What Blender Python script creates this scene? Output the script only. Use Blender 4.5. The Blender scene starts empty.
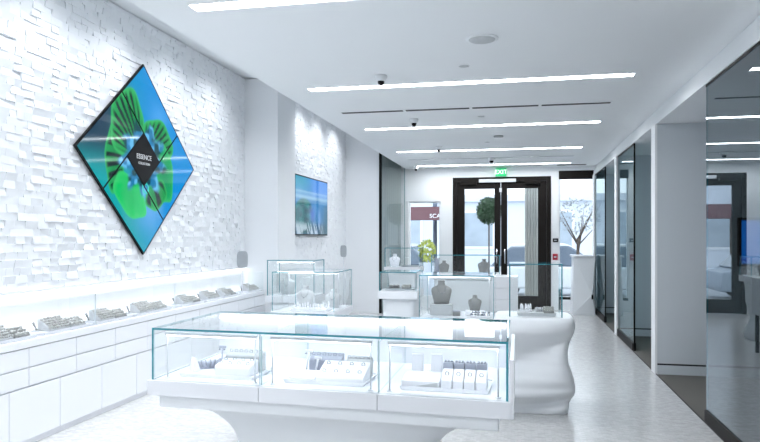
import bpy, math, random
from mathutils import Vector, Matrix
R = math.radians
random.seed(7)
sc = bpy.context.scene
COL = sc.collection

# ------------------------------------------------------------------ camera
TH = R(11.77)
CT, ST = math.cos(TH), math.sin(TH)
F, CX, HY, H = 662.0, 380.0, 237.0, 1.5
cd = bpy.data.cameras.new('camera'); cam = bpy.data.objects.new('camera', cd); COL.objects.link(cam)
cam.location = (0, 0, H); cam.rotation_euler = (R(90), 0, TH)
cd.sensor_width = 36; cd.lens = F / 760 * 36; cd.shift_y = 16 / 760
cd.clip_start = 0.05; cd.clip_end = 200
sc.camera = cam

# ------------------------------------------------------------------ world, exposure
w = bpy.data.worlds.new('sky'); sc.world = w; w.use_nodes = True
bgn = w.node_tree.nodes['Background']
bgn.inputs[0].default_value = (0.80, 0.90, 1.0, 1); bgn.inputs[1].default_value = 1.25
vs = sc.view_settings
vs.view_transform = 'Standard'; vs.look = 'None'; vs.gamma = 1; vs.use_curve_mapping = False
vs.exposure = 1.2
STRIP, LED, WASH, AISLE_FILL = 15.5, 3.8, 24.0, 36.0
sc.cycles.max_bounces = 10; sc.cycles.diffuse_bounces = 5; sc.cycles.glossy_bounces = 5
sc.cycles.transparent_max_bounces = 24; sc.cycles.transmission_bounces = 6
sc.cycles.use_denoising = True
sc.cycles.sample_clamp_indirect = 6
sc.cycles.caustics_reflective = False; sc.cycles.caustics_refractive = False

# pixel helpers: a photo pixel to a place on a known plane
def P(px, py, d):
    r = (px - CX) / F * d
    return (r * CT - d * ST, r * ST + d * CT, H + (HY - py) / F * d)
def ony(px, Y, py=None):
    t = (px - CX) / F; X = Y * (t * CT - ST) / (t * ST + CT); d = -X * ST + Y * CT
    return X if py is None else (X, H + (HY - py) / F * d)
def onx(px, X, py=None):
    t = (px - CX) / F; d = X / (t * CT - ST); Y = d * (CT + t * ST)
    return Y if py is None else (Y, H + (HY - py) / F * d)
def onz(px, py, z):
    d = (z - H) * F / (HY - py); p = P(px, py, d); return p[0], p[1]

# ------------------------------------------------------------------ materials
def nt(name):
    m = bpy.data.materials.new(name); m.use_nodes = True
    return m, m.node_tree.nodes, m.node_tree.links
def mat(name, col, rough=0.5, metal=0.0, noise=0.0, nscale=20, bump=0.0, bscale=200, spec=0.5, coat=0.0):
    m, n, l = nt(name); b = n['Principled BSDF']
    b.inputs['Base Color'].default_value = (*col, 1); b.inputs['Roughness'].default_value = rough
    b.inputs['Metallic'].default_value = metal; b.inputs['Specular IOR Level'].default_value = spec
    b.inputs['Coat Weight'].default_value = coat
    tc = n.new('ShaderNodeTexCoord')
    nz = n.new('ShaderNodeTexNoise'); nz.inputs['Scale'].default_value = nscale
    l.new(tc.outputs['Object'], nz.inputs['Vector'])
    mx = n.new('ShaderNodeMix'); mx.data_type = 'RGBA'
    k = 1 - noise
    mx.inputs[6].default_value = (*col, 1); mx.inputs[7].default_value = (col[0]*k, col[1]*k, col[2]*k, 1)
    l.new(nz.outputs['Fac'], mx.inputs[0]); l.new(mx.outputs[2], b.inputs['Base Color'])
    if bump:
        n2 = n.new('ShaderNodeTexNoise'); n2.inputs['Scale'].default_value = bscale
        l.new(tc.outputs['Object'], n2.inputs['Vector'])
        bp = n.new('ShaderNodeBump'); bp.inputs['Strength'].default_value = bump; bp.inputs['Distance'].default_value = 0.01
        l.new(n2.outputs['Fac'], bp.inputs['Height']); l.new(bp.outputs['Normal'], b.inputs['Normal'])
    return m
def emit(name, col, s):
    m, n, l = nt(name); b = n['Principled BSDF']
    b.inputs['Base Color'].default_value = (col[0]*.7, col[1]*.7, col[2]*.7, 1)
    b.inputs['Emission Color'].default_value = (*col, 1); b.inputs['Emission Strength'].default_value = s
    return m
def glass(name, tint, base, ior=1.45, rough=0.0, refl=(1, 1, 1)):
    m, n, l = nt(name); n.remove(n['Principled BSDF']); out = n['Material Output']
    t = n.new('ShaderNodeBsdfTransparent'); t.inputs[0].default_value = (*tint, 1)
    g = n.new('ShaderNodeBsdfGlossy'); g.inputs['Roughness'].default_value = rough; g.inputs['Color'].default_value = (*refl, 1)
    fr = n.new('ShaderNodeFresnel'); fr.inputs[0].default_value = ior
    ad = n.new('ShaderNodeMath'); ad.operation = 'ADD'; ad.use_clamp = True; ad.inputs[1].default_value = base
    l.new(fr.outputs[0], ad.inputs[0])
    ge = n.new('ShaderNodeNewGeometry'); iv = n.new('ShaderNodeMath'); iv.operation = 'SUBTRACT'; iv.inputs[0].default_value = 1
    l.new(ge.outputs['Backfacing'], iv.inputs[1]); ml = n.new('ShaderNodeMath'); ml.operation = 'MULTIPLY'
    l.new(ad.outputs[0], ml.inputs[0]); l.new(iv.outputs[0], ml.inputs[1])   # a pane reflects on its outer face only
    mx = n.new('ShaderNodeMixShader'); l.new(ml.outputs[0], mx.inputs[0]); l.new(t.outputs[0], mx.inputs[1]); l.new(g.outputs[0], mx.inputs[2])
    l.new(mx.outputs[0], out.inputs[0])
    return m
def screen(name, s):
    m, n, l = nt(name); b = n['Principled BSDF']
    a = n.new('ShaderNodeAttribute'); a.attribute_name = 'Col'
    b.inputs['Base Color'].default_value = (.01, .01, .012, 1); b.inputs['Roughness'].default_value = .06; b.inputs['Specular IOR Level'].default_value = .25
    l.new(a.outputs['Color'], b.inputs['Emission Color']); b.inputs['Emission Strength'].default_value = s
    return m
M = {}
M['paint'] = mat('white_paint', (.86, .88, .90), .6, noise=.02, nscale=3)
M['ceiling'] = mat('ceiling_paint', (.84, .86, .88), .55, noise=.02, nscale=2)
M['tile'] = mat('white_relief_tile', (.88, .90, .93), .45, noise=.06, nscale=9)
M['wall_grey'] = mat('cool_grey_paint', (.62, .66, .70), .55, noise=.03, nscale=2)
M['lacquer'] = mat('white_lacquer', (.84, .86, .90), .22, noise=.02, nscale=4)
M['corian'] = mat('white_solid_surface', (.80, .83, .86), .3, noise=.03, nscale=3)
M['led_body'] = mat('satin_aluminium', (.72, .74, .78), .35, .6, noise=.05)
M['chrome'] = mat('polished_silver', (.55, .57, .62), .22, 1, noise=.15, nscale=90)
M['darkmetal'] = mat('dark_bronze_metal', (.010, .008, .007), .5, 0, noise=.2, spec=.15)
M['black'] = mat('black_plastic', (.006, .006, .007), .4, noise=.1, spec=.15)
M['groove'] = mat('dark_recess', (.02, .02, .022), .7, noise=.1)
M['linen'] = mat('grey_display_linen', (.38, .385, .38), .85, noise=.35, nscale=60, bump=.6, bscale=260)
M['palegrey'] = mat('pale_grey_display', (.60, .62, .64), .7, noise=.15, nscale=40, bump=.2)
M['whitepad'] = mat('white_display_leatherette', (.86, .87, .92), .45, noise=.03, nscale=30)
M['bluegrey'] = mat('blue_grey_display', (.47, .50, .60), .5, noise=.2, nscale=50)
M['stone'] = mat('pearl_and_silver_beads', (.62, .62, .60), .35, .3, noise=.5, nscale=120)
M['carpet'] = mat('grey_carpet', (.16, .155, .14), .95, noise=.35, nscale=180, bump=.5, bscale=400)
M['led'] = emit('led_white', (.93, .96, 1.0), LED)
M['strip'] = emit('ceiling_strip_light', (.95, .975, 1.0), STRIP)
M['glass'] = glass('clear_glass', (.982, .992, .992), 0.0, 1.38)
M['glass_top'] = glass('clear_glass_top', (.95, .975, .98), 0.05, 1.45)
M['glass_dark'] = glass('tinted_partition_glass', (.40, .45, .46), .13, 1.5, refl=(.80, .86, .90))
M['glass_bay'] = glass('pale_tinted_glass', (.62, .72, .74), .04, 1.22, refl=(.7, .78, .8))
M['glass_clear'] = glass('low_iron_glass', (.985, .992, .992), 0.0, 1.3)
M['glass_edge_white'] = mat('frosted_glass_edge', (.78, .84, .87), .3, noise=.1)
M['glass_edge'] = mat('green_glass_edge', (.05, .33, .40), .15, noise=.3, nscale=30)
M['glass_edge_pale'] = mat('pale_glass_edge', (.55, .72, .76), .15, noise=.2, nscale=30)
M['mirror'] = mat('grey_mirror_back', (.42, .45, .48), .3, .3, noise=.05)
M['green'] = emit('exit_green', (.0, .40, .13), .45)
M['exit_white'] = emit('exit_letters', (.85, 1, .9), .7)
M['red'] = mat('red_plastic', (.45, .03, .05), .4, noise=.1)
M['text'] = emit('screen_text', (.5, .53, .55), .3)
M['asphalt'] = mat('asphalt', (.35, .37, .40), .9, noise=.2)
M['pavement'] = mat('concrete_pavement', (.62, .62, .62), .9, noise=.15)
M['stucco'] = mat('pale_stucco', (.66, .70, .78), .9, noise=.08, nscale=3)
M['stone_beige'] = mat('beige_stone', (.50, .50, .47), .8, noise=.15, nscale=8)
M['window_blue'] = mat('blue_window_glass', (.45, .52, .60), .15, noise=.4, nscale=2)
M['maroon'] = mat('maroon_awning', (.12, .05, .06), .8, noise=.1)
M['leaf'] = mat('green_leaves', (.03, .10, .03), .6, noise=.6, nscale=40)
M['yellow'] = mat('yellow_green_flowers', (.55, .60, .12), .6, noise=.3, nscale=30)
M['carwhite'] = mat('white_car_paint', (.75, .77, .80), .25, noise=.02)
M['carblue'] = mat('blue_car_paint', (.38, .43, .50), .25, noise=.05)
M['cargl'] = mat('car_window', (.17, .21, .27), .1, noise=.2)
M['tyre'] = mat('tyre', (.02, .02, .02), .8, noise=.2)
M['bark'] = mat('bark', (.12, .09, .07), .9, noise=.4)
M['screen'] = screen('video_panel', .46)

# floor: pale polished mosaic
def floor_mat():
    m, n, l = nt('pale_mosaic_floor'); b = n['Principled BSDF']
    tc = n.new('ShaderNodeTexCoord')
    br = n.new('ShaderNodeTexBrick'); br.inputs['Scale'].default_value = 1
    br.inputs['Color1'].default_value = (.64, .66, .67, 1); br.inputs['Color2'].default_value = (.52, .54, .555, 1)
    br.inputs['Mortar'].default_value = (.52, .54, .56, 1)
    br.inputs['Mortar Size'].default_value = .0022; br.inputs['Brick Width'].default_value = .05; br.inputs['Row Height'].default_value = .025
    l.new(tc.outputs['Object'], br.inputs['Vector'])
    nz = n.new('ShaderNodeTexNoise'); nz.inputs['Scale'].default_value = 26; nz.inputs['Detail'].default_value = 6; l.new(tc.outputs['Object'], nz.inputs['Vector'])
    mx = n.new('ShaderNodeMix'); mx.data_type = 'RGBA'; mx.blend_type = 'MULTIPLY'; mx.inputs[0].default_value = .35
    l.new(br.outputs['Color'], mx.inputs[6]); l.new(nz.outputs['Color'], mx.inputs[7])
    hs = n.new('ShaderNodeHueSaturation'); hs.inputs['Saturation'].default_value = .1; hs.inputs['Value'].default_value = 1.15
    l.new(mx.outputs[2], hs.inputs['Color']); l.new(hs.outputs[0], b.inputs['Base Color'])
    rr = n.new('ShaderNodeMapRange'); rr.inputs[3].default_value = .10; rr.inputs[4].default_value = .32
    l.new(nz.outputs['Fac'], rr.inputs[0]); l.new(rr.outputs[0], b.inputs['Roughness'])
    bp = n.new('ShaderNodeBump'); bp.inputs['Strength'].default_value = .3; bp.inputs['Distance'].default_value = .004
    n3 = n.new('ShaderNodeTexNoise'); n3.inputs['Scale'].default_value = 14; l.new(tc.outputs['Object'], n3.inputs['Vector'])
    l.new(n3.outputs['Fac'], bp.inputs['Height']); l.new(bp.outputs[0], b.inputs['Normal'])
    return m
M['floor'] = floor_mat()

# ------------------------------------------------------------------ mesh builder
class MB:
    def __init__(s): s.v, s.f, s.m, s.mats, s.sm = [], [], [], [], []
    def mi(s, m):
        if m not in s.mats: s.mats.append(m)
        return s.mats.index(m)
    def face(s, idx, m, smooth=False): s.f.append(idx); s.m.append(s.mi(m)); s.sm.append(smooth)
    def box(s, x0, x1, y0, y1, z0, z1, m, em=None, thin=None, T=None):
        o = len(s.v)
        vs_ = [(x, y, z) for z in (z0, z1) for y in (y0, y1) for x in (x0, x1)]
        if T is not None: vs_ = [tuple(T @ Vector(q)) for q in vs_]
        s.v += vs_
        fs = {'z0': (0, 2, 3, 1), 'z1': (4, 5, 7, 6), 'y0': (0, 1, 5, 4), 'y1': (2, 6, 7, 3), 'x0': (0, 4, 6, 2), 'x1': (1, 3, 7, 5)}
        for k, f in fs.items():
            mm = m if (em is None or k[0] == thin) else em
            s.face([o + i for i in f], mm)
        return s
    def pane(s, x0, x1, y0, y1, z0, z1, m, em):
        d = {'x': x1-x0, 'y': y1-y0, 'z': z1-z0}; t = min(d, key=d.get)
        return s.box(x0, x1, y0, y1, z0, z1, m, em, t)
    def loft(s, rings, m, closed=True, caps=True, smooth=True):
        o = len(s.v); n = len(rings[0])
        for r in rings: s.v += [tuple(q) for q in r]
        for i in range(len(rings)-1):
            for j in range(n if closed else n-1):
                a = o+i*n+j; b = o+i*n+(j+1) % n
                s.face([a, b, b+n, a+n], m, smooth)
        if caps:
            s.face([o+j for j in reversed(range(n))], m); s.face([o+(len(rings)-1)*n+j for j in range(n)], m)
        return s
    def lathe(s, prof, c, m, n=20, T=None, smooth=True):
        rings = []
        for r, z in prof:
            ring = [Vector((c[0]+r*math.cos(2*math.pi*k/n), c[1]+r*math.sin(2*math.pi*k/n), c[2]+z)) for k in range(n)]
            if T is not None: ring = [T @ q for q in ring]
            rings.append(ring)
        return s.loft(rings, m, smooth=smooth)
    def tube(s, a, b, r, m, n=10, r2=None):
        a, b = Vector(a), Vector(b); d = (b-a).normalized(); up = Vector((0, 0, 1)) if abs(d.z) < .9 else Vector((1, 0, 0))
        u = d.cross(up).normalized(); v = d.cross(u)
        r2 = r if r2 is None else r2
        ring = lambda c, rr: [c + u*rr*math.cos(2*math.pi*k/n) - v*rr*math.sin(2*math.pi*k/n) for k in range(n)]
        return s.loft([ring(a, r), ring(b, r2)], m)
    def torus(s, c, R_, r, m, T=None, n=18, k=8):
        rings = []
        for i in range(n):
            a = 2*math.pi*i/n
            ring = [Vector((c[0]+(R_+r*math.cos(2*math.pi*j/k))*math.cos(a), c[1]+r*math.sin(2*math.pi*j/k), c[2]+(R_+r*math.cos(2*math.pi*j/k))*math.sin(a))) for j in range(k)]
            if T is not None: ring = [T @ q for q in ring]
            rings.append(ring)
        rings.append(rings[0]); return s.loft(rings, m, caps=False)
    def ball(s, c, r, m, n=8, k=5, sz=1.0):
        prof = [(r*math.sin(math.pi*(i+.02)/(k+.04)), -r*sz*math.cos(math.pi*(i+.02)/(k+.04))) for i in range(k+1)]
        return s.lathe(prof, c, m, n)
    def extr(s, poly, x0, x1, m, axis='x', smooth=False, em=None):
        # poly of (a,b) pairs extruded along an axis: x -> (x,a,b), y -> (a,y,b), z -> (a,b,z)
        mp = {'x': lambda t, a, b: (t, a, b), 'y': lambda t, a, b: (a, t, b), 'z': lambda t, a, b: (a, b, t)}[axis]
        o = len(s.v); n = len(poly)
        s.v += [mp(x0, a, b) for a, b in poly] + [mp(x1, a, b) for a, b in poly]
        for j in range(n):
            k = (j+1) % n; s.face([o+j, o+k, o+n+k, o+n+j], em or m, smooth)
        s.face([o+j for j in reversed(range(n))], m); s.face([o+n+j for j in range(n)], m)
        return s
    def build(s, name, parent=None, bevel=0, label=None, loc=None, rz=None, seg=2):
        me = bpy.data.meshes.new(name); me.from_pydata(s.v, [], s.f)
        for mm in s.mats: me.materials.append(M[mm] if isinstance(mm, str) else mm)
        for p, i, k in zip(me.polygons, s.m, s.sm): p.material_index = i; p.use_smooth = k
        import bmesh
        b = bmesh.new(); b.from_mesh(me); bmesh.ops.recalc_face_normals(b, faces=b.faces); b.to_mesh(me); b.free()
        o = bpy.data.objects.new(name, me); COL.objects.link(o)
        if parent: o.parent = parent
        if loc: o.location = loc
        if rz is not None: o.rotation_euler.z = rz
        if bevel:
            bv = o.modifiers.new('bevel', 'BEVEL'); bv.width = bevel; bv.segments = seg; bv.limit_method = 'ANGLE'
        if label: o['label'] = label
        return o
def tag(o, label, cat, group=None, kind=None):
    o['label'] = label; o['category'] = cat
    if group: o['group'] = group
    if kind: o['kind'] = kind
    return o
def thing(name, label, cat, loc=(0, 0, 0), rz=0, group=None):
    o = bpy.data.objects.new(name, None); COL.objects.link(o); o.location = loc; o.rotation_euler.z = rz
    o.empty_display_size = .1
    return tag(o, label, cat, group)
def struct(name, mb, label=None, bevel=0):
    o = mb.build(name, bevel=bevel); o['kind'] = 'structure'
    if label: o['label'] = label
    return o
def kids(o): return [c for c in bpy.data.objects if c.parent == o]
def dup(root, loc, rz=0, label=None, group=None, parent=None):
    c = root.copy(); COL.objects.link(c); c.location = loc; c.rotation_euler.z = rz
    if label: c['label'] = label
    if group: c['group'] = group
    def rec(src, dst):
        for ch in [k for k in KID.get(src.name, [])]:
            q = ch.copy(); COL.objects.link(q); q.parent = dst; rec(ch, q)
    rec(root, c)
    return c
KID = {}
def register(root):
    def rec(o):
        KID[o.name] = kids(o)
        for c in KID[o.name]: rec(c)
    rec(root)
def text(body, name, parent, size, mtl, loc, rot, align='CENTER', ext=.001):
    cu = bpy.data.curves.new(name, 'FONT'); cu.body = body; cu.size = size; cu.align_x = align; cu.align_y = 'CENTER'; cu.extrude = ext
    cu.materials.append(M[mtl]); o = bpy.data.objects.new(name, cu); COL.objects.link(o)
    me = bpy.data.meshes.new_from_object(o); bpy.data.objects.remove(o)
    o = bpy.data.objects.new(name, me); COL.objects.link(o)
    o.location = loc; o.rotation_euler = rot
    if parent: o.parent = parent
    return o

# ------------------------------------------------------------------ room constants
ZC = 2.95                # ceiling height
XCL = -2.34              # left edge of the lowered ceiling (open cove beyond it)
XR, ZS = 1.48, 2.735     # right bay line and soffit height
XWL = -3.75              # relief tile wall
YB = 14.0                # street wall
Y0 = -2.2
XBAY = 3.4
YCOL = [4.35, 7.71, 10.62, 13.7]

struct('floor', MB().box(-4.3, XR, Y0, YB+.25, -.1, 0, 'floor'))
struct('floor_carpet', MB().box(XR, XBAY+.1, Y0, YB+.25, -.1, 0, 'carpet'))
# ceiling slab with recesses for strip lights
STR_Y = [-.95, 1.46, 3.87, 6.26, 8.73, 11.15, 13.45]  # first two strips are unseen additions that light the counter's front face
SX0, SX1 = -2.02, 1.015
c = MB()
ys = [Y0]
for y in STR_Y: ys += [y-.073, y+.073]
ys.append(YB)
for i in range(0, len(ys), 2): c.box(XCL, XR+.07, ys[i], ys[i+1], ZC, ZC+.09, 'ceiling')
for y in STR_Y:
    c.box(XCL, SX0, y-.073, y+.073, ZC, ZC+.09, 'ceiling'); c.box(SX1, XR+.07, y-.073, y+.073, ZC, ZC+.09, 'ceiling')
struct('ceiling', c)
struct('ceiling_cove', MB().box(-4.2, XCL+.3, Y0, YB+.2, 3.72, 3.8, 'ceiling'))
struct('ceiling_cove_side', MB().box(XCL+.25, XCL+.3, Y0, YB, ZC+.09, 3.72, 'ceiling'))
struct('ceiling_soffit', MB().extr([(XR, ZS), (XR+.07, ZC), (XBAY+.1, ZC), (XBAY+.1, ZS)], Y0, YB, 'ceiling', 'y'))
for i, y in enumerate(STR_Y):
    nm = ['added out of view behind the camera', 'added out of view overhead', 'nearest in view', 'second from the front', 'third from the front', 'fourth from the front', 'farthest, just before the street doors'][i]
    t = thing('ceiling_strip_light', 'long white recessed ceiling light strip, %s' % nm, 'ceiling light', ((SX0+SX1)/2, y, ZC), group='recessed ceiling light strips')
    L = (SX1-SX0)/2
    MB().box(-L, L, -.058, .058, .012, .02, 'strip').build('diffuser', t)
    f = MB(); f.box(-L, L, -.073, -.058, 0, .05, 'paint'); f.box(-L, L, .058, .073, 0, .05, 'paint'); f.build('trim_frame', t)
# slot diffusers
for i, (y, lab) in enumerate([(7.48, 'thin black linear air slot between the second and third light strips'), (12.25, 'thin grey linear air slot near the street doors')]):
    t = thing('slot_diffuser', lab, 'air vent', (-.51, y, ZC), group='linear slot diffusers')
    s = MB(); s.box(-1.51, 1.51, -.042, .042, -.004, 0, 'paint'); s.build('frame', t)
    s = MB()
    for k in range(4): s.box(-1.50+k*.755, -1.50+k*.755+.72, -.034, .034, -.006, -.004, 'groove' if i == 0 else 'mirror')
    s.build('slot', t)
# dome cameras
def dome(px, py, sc_, lab):
    x, y = onz(px, py, ZC)
    sc_ *= .72
    t = thing('dome_camera', lab, 'security camera', (x, y, ZC), group='dome security cameras on the ceiling')
    MB().lathe([(.001, 0), (.075*sc_, 0), (.078*sc_, -.012), (.06*sc_, -.045), (.045*sc_, -.052), (.001, -.052)], (0, 0, 0), 'paint').build('housing', t)
    MB().lathe([(.042*sc_, -.050), (.04*sc_, -.07), (.024*sc_, -.088), (.001, -.092)], (0, 0, 0), 'black').build('lens_dome', t)
dome(381, 75.5, 1, 'white dome camera with black lens nearest the camera, above the second light strip')
dome(414, 119, 1, 'white dome camera with black lens right behind the black air slot')
dome(439, 146.5, 1, 'small white dome camera between the third and fourth light strips')
dome(491.5, 158, 1.25, 'dome camera with dark lens closest to the green exit sign')
dome(416, 170-3.5, .95, 'dome camera in the far left ceiling corner over the left street window')
# round ceiling speaker, sprinklers and small plates
x, y = onz(482, 38.5, ZC)
t = thing('ceiling_speaker', 'round grey ceiling speaker grille', 'speaker', (x, y, ZC))
MB().lathe([(.001, 0), (.118, 0), (.118, -.006), (.098, -.010), (.001, -.010)], (0, 0, 0), 'paint', 32).build('rim', t)
MB().lathe([(.096, -.010), (.092, -.014), (.001, -.016)], (0, 0, 0), 'palegrey', 32).build('grille', t)
for px, py, lab in [(464, 66, 'small white round sprinkler cover in front of the second light strip'), (481, 116.3, 'small white round sprinkler cover in front of the third light strip'), (487, 142, 'tiny white round sprinkler cover in front of the fourth light strip')]:
    x, y = onz(px, py, ZC)
    t = thing('sprinkler_cover', lab, 'sprinkler', (x, y, ZC), group='sprinkler covers in the ceiling')
    MB().lathe([(.001, 0), (.042, 0), (.042, -.004), (.001, -.006)], (0, 0, 0), 'palegrey').build('cover_plate', t)
    MB().lathe([(.050, 0), (.050, -.002), (.044, -.003)], (0, 0, 0), 'paint').build('escutcheon', t)
x, y = onz(498.5, 136, ZC)
t = tag(MB().lathe([(.001, 0), (.07, 0), (.065, -.02), (.001, -.026)], (0, 0, 0), 'palegrey').build('smoke_detector', loc=(x, y, ZC)), 'flat pale round smoke detector in front of the fourth light strip', 'smoke detector')

ZL_ = .763
# ------------------------------------------------------------------ left wall of relief tiles
def relief(Y_0, Y_1, z0, z1, X, rh, wmin, wmax, dep, seed):
    rnd = random.Random(seed); m = MB(); z = z0
    while z < z1:
        y = Y_0 - rnd.random()*wmax; zt = min(z+rh, z1)
        while y < Y_1:
            wd = rnd.uniform(wmin, wmax); ya, yb = max(y, Y_0), min(y+wd, Y_1)
            if yb - ya > .01:
                d0 = rnd.uniform(.2, 1)*dep; tb = rnd.uniform(-.5, .5)*dep; ty = rnd.uniform(-.12, .12)*dep
                q = [(X+d0-tb-ty, ya, z), (X+d0-tb+ty, yb, z), (X+d0+tb+ty, yb, zt), (X+d0+tb-ty, ya, zt)]
                o = len(m.v); m.v += q + [(X-.03, a[1], a[2]) for a in q]
                m.face([o, o+1, o+2, o+3], 'tile')
                for k in range(4): m.face([o+k, o+4+k, o+4+(k+1) % 4, o+(k+1) % 4], 'tile')
            y += wd
        z += rh
    return m
struct('wall_left_backing', MB().box(-4.2, XWL-.01, Y0, YB, 0, 3.72, 'paint'))
struct('wall_left', relief(1.2, 8.67, 1.085, 3.7, XWL, .060, .07, .14, .019, 3), 'white relief tile wall')
struct('wall_left_backsplash', MB().box(XWL-.02, XWL+.012, 1.2, 8.67, ZL_, 1.06, 'paint'))
struct('wall_left_plain', MB().box(XWL-.02, XWL+.01, Y0, 1.2, 0, 3.7, 'paint'))
struct('wall_left_pilaster', MB().box(-3.78, -3.25, 8.67, 9.39, 0, 3.7, 'paint'), 'smooth white pilaster')
struct('wall_left_rear', relief(9.39, 12.75, 0, 3.7, -3.36, .055, .06, .13, .014, 5), 'white relief tile wall behind the television')
struct('wall_left_rear_core', MB().box(-3.78, -3.37, 9.39, 12.75, 0, 3.7, 'paint'))
struct('wall_left_return', MB().box(-3.8, -2.68, 12.75, 12.9, 0, 3.7, 'paint'))
# back wall behind the camera
struct('wall_back', MB().box(-4.3, XBAY+.1, Y0-.1, Y0, 0, 3.8, 'paint'))

# ------------------------------------------------------------------ street wall
def X14(px): return ony(px, YB)
def Z14(px, py): return ony(px, YB, py)[1]
xwl0, xwl1 = X14(408.5), X14(440.5)
xd0, xd1 = X14(452.8), X14(551)
xw0, xw1 = X14(558.8), XR+.02
zd = Z14(500, 177); zwl = 2.26; zwr = Z14(575, 170.5); SILL = .22
m = MB()
def wseg(x0, x1, z0, z1): m.box(x0, x1, YB, YB+.2, z0, z1, 'paint')
wseg(-4.2, xwl0, 0, 3.75); wseg(xwl0, xwl1, zwl, 3.75); wseg(xwl0, xwl1, 0, SILL); wseg(xwl1, xd0, 0, 3.75)
wseg(xd0, xd1, zd, 3.75); wseg(xd1, xw0, 0, 3.75); wseg(xw0, xw1, zwr, 3.75); wseg(xw0, xw1, 0, SILL)
wseg(xw1, XBAY+.1, 0, 3.75)
struct('wall_front', m)
t = MB(); t.pane(xwl0, xwl1, YB+.08, YB+.095, SILL, zwl, 'glass', 'glass_edge'); o = struct('window_1', t)
t = MB()
for a, b, c_, d_ in [(xwl0, xwl0+.03, SILL, zwl), (xwl1-.03, xwl1, SILL, zwl), (xwl0+.03, xwl1-.03, zwl-.03, zwl), (xwl0+.03, xwl1-.03, SILL, SILL+.03)]: t.box(a, b, YB+.04, YB+.12, c_, d_, 'paint')
t.build('window_frame', o)
t = MB(); t.pane(xw0, xw1, YB+.08, YB+.095, SILL, zwr-.17, 'glass', 'glass_edge'); o = struct('window_2', t)
t = MB(); t.box(xw0, xw1, YB-.0, YB+.12, zwr-.17, zwr, 'darkmetal'); t.box(xw0, xw0+.025, YB+.04, YB+.12, SILL, zwr-.17, 'paint'); t.box(xw0, xw1, YB+.02, YB+.12, SILL-.02, SILL+.05, 'darkmetal')
t.build('window_frame', o)

# double door
y0, y1 = YB+.02, YB+.12
d = MB(); fw = .085
d.box(xd0, xd0+fw, YB-.015, YB+.14, 0, zd, 'darkmetal'); d.box(xd1-fw, xd1, YB-.015, YB+.14, 0, zd, 'darkmetal'); d.box(xd0+fw, xd1-fw, YB-.015, YB+.14, zd-.09, zd, 'darkmetal')
door = struct('door_1', d, 'black framed glass double street door', .004)
xm = (X14(494.4)+X14(507.2))/2; zt = Z14(500, 188.5)
for k, (a, b, ga, gb) in enumerate([(xd0+fw+.004, xm-.004, X14(464.5), X14(494.4)), (xm+.004, xd1-fw-.004, X14(507.2), X14(538))]):
    d = MB(); zt2 = zd-.095
    d.box(a, ga, y0, y1-.03, .01, zt2, 'darkmetal'); d.box(gb, b, y0, y1-.03, .01, zt2, 'darkmetal')
    d.box(ga, gb, y0, y1-.03, zt, zt2, 'darkmetal'); d.box(ga, gb, y0, y1-.03, .01, .28, 'darkmetal')
    lf = d.build('door_leaf', door, .004)
    MB().pane(ga, gb, y0+.025, y0+.04, .28, zt, 'glass', 'glass_edge').build('glass_pane', lf)
    hx = gb+.05 if k == 0 else ga-.05
    h = MB(); h.tube((hx, y0-.05, .95), (hx, y0-.05, 1.25), .012, 'chrome'); h.tube((hx, y0-.05, .98), (hx, y0, .98), .008, 'chrome'); h.tube((hx, y0-.05, 1.22), (hx, y0, 1.22), .008, 'chrome')
    h.build('door_handle', lf)
    cx = a+.25 if k == 0 else b-.28
    h = MB(); h.box(cx-.16, cx+.16, YB-.06, y0, zt2-.055, zt2+.0, 'darkmetal'); h.box(cx-.02, cx+.28 if k == 0 else cx-.28, YB-.035, YB-.02, zt2+.0, zt2+.02, 'darkmetal') if k == 0 else h.box(cx-.28, cx+.02, YB-.035, YB-.02, zt2, zt2+.02, 'darkmetal')
    h.build('door_closer', lf, .004)
h = MB(); h.box(X14(479), X14(516), YB-.04, YB-.015, Z14(500, 182.3), Z14(500, 179), 'led_body'); h.build('header_plate', door, .003)
h = MB(); h.box(xm-.03, xm+.02, YB-.02, y0, Z14(500, 192), Z14(500, 188), 'led_body'); h.build('door_lock', door, .002)

# exit sign
ex, ez = ony(501, YB-.08, 172.2)
t = thing('exit_sign', 'green illuminated exit sign over the black street doors', 'sign', (ex, YB-.08, 0))
hw = (X14(506.3)-X14(495.6))/2
MB().box(-hw, hw, -.02, .03, ez-.085, ez+.08, 'green').build('housing', t, .004)
MB().box(-.03, .03, -.01, .08, ez+.08, ez+.10, 'paint').build('mount', t)
text('EXIT', 'lettering', t, .125, 'exit_white', (0, -.0215, ez), (R(90), 0, 0))
# switch and fire alarm on the strip of wall between door and window
for px0, px1, py0, py1, mt, nm, lab, cat in [(552.8, 558, 242.2, 238.4, 'black', 'wall_switch', 'small black wall control plate right of the street doors', 'switch'), (552.6, 557.6, 260, 253.8, 'red', 'fire_alarm', 'red fire alarm box below the black wall plate', 'fire alarm')]:
    a, b = X14(px0), X14(px1); za, zb = Z14(555, py0), Z14(555, py1)
    t = thing(nm, lab, cat, ((a+b)/2, YB, 0)); h_ = (b-a)/2
    MB().box(-h_, h_, -.03, 0, za, zb, mt).build('housing', t, .004)
    MB().box(-h_*.5, h_*.5, -.036, -.03, za+(zb-za)*.4, za+(zb-za)*.6, 'led_body').build('lever', t)
# vent above right window
x, y = onz(569.5, 167.5, ZC)
tag(MB().box(-.28, .28, -.05, .05, -.008, 0, 'groove').build('ceiling_vent', loc=(1.05, 13.75, ZC)), 'short dark air vent in the ceiling above the right street window', 'air vent')

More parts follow.
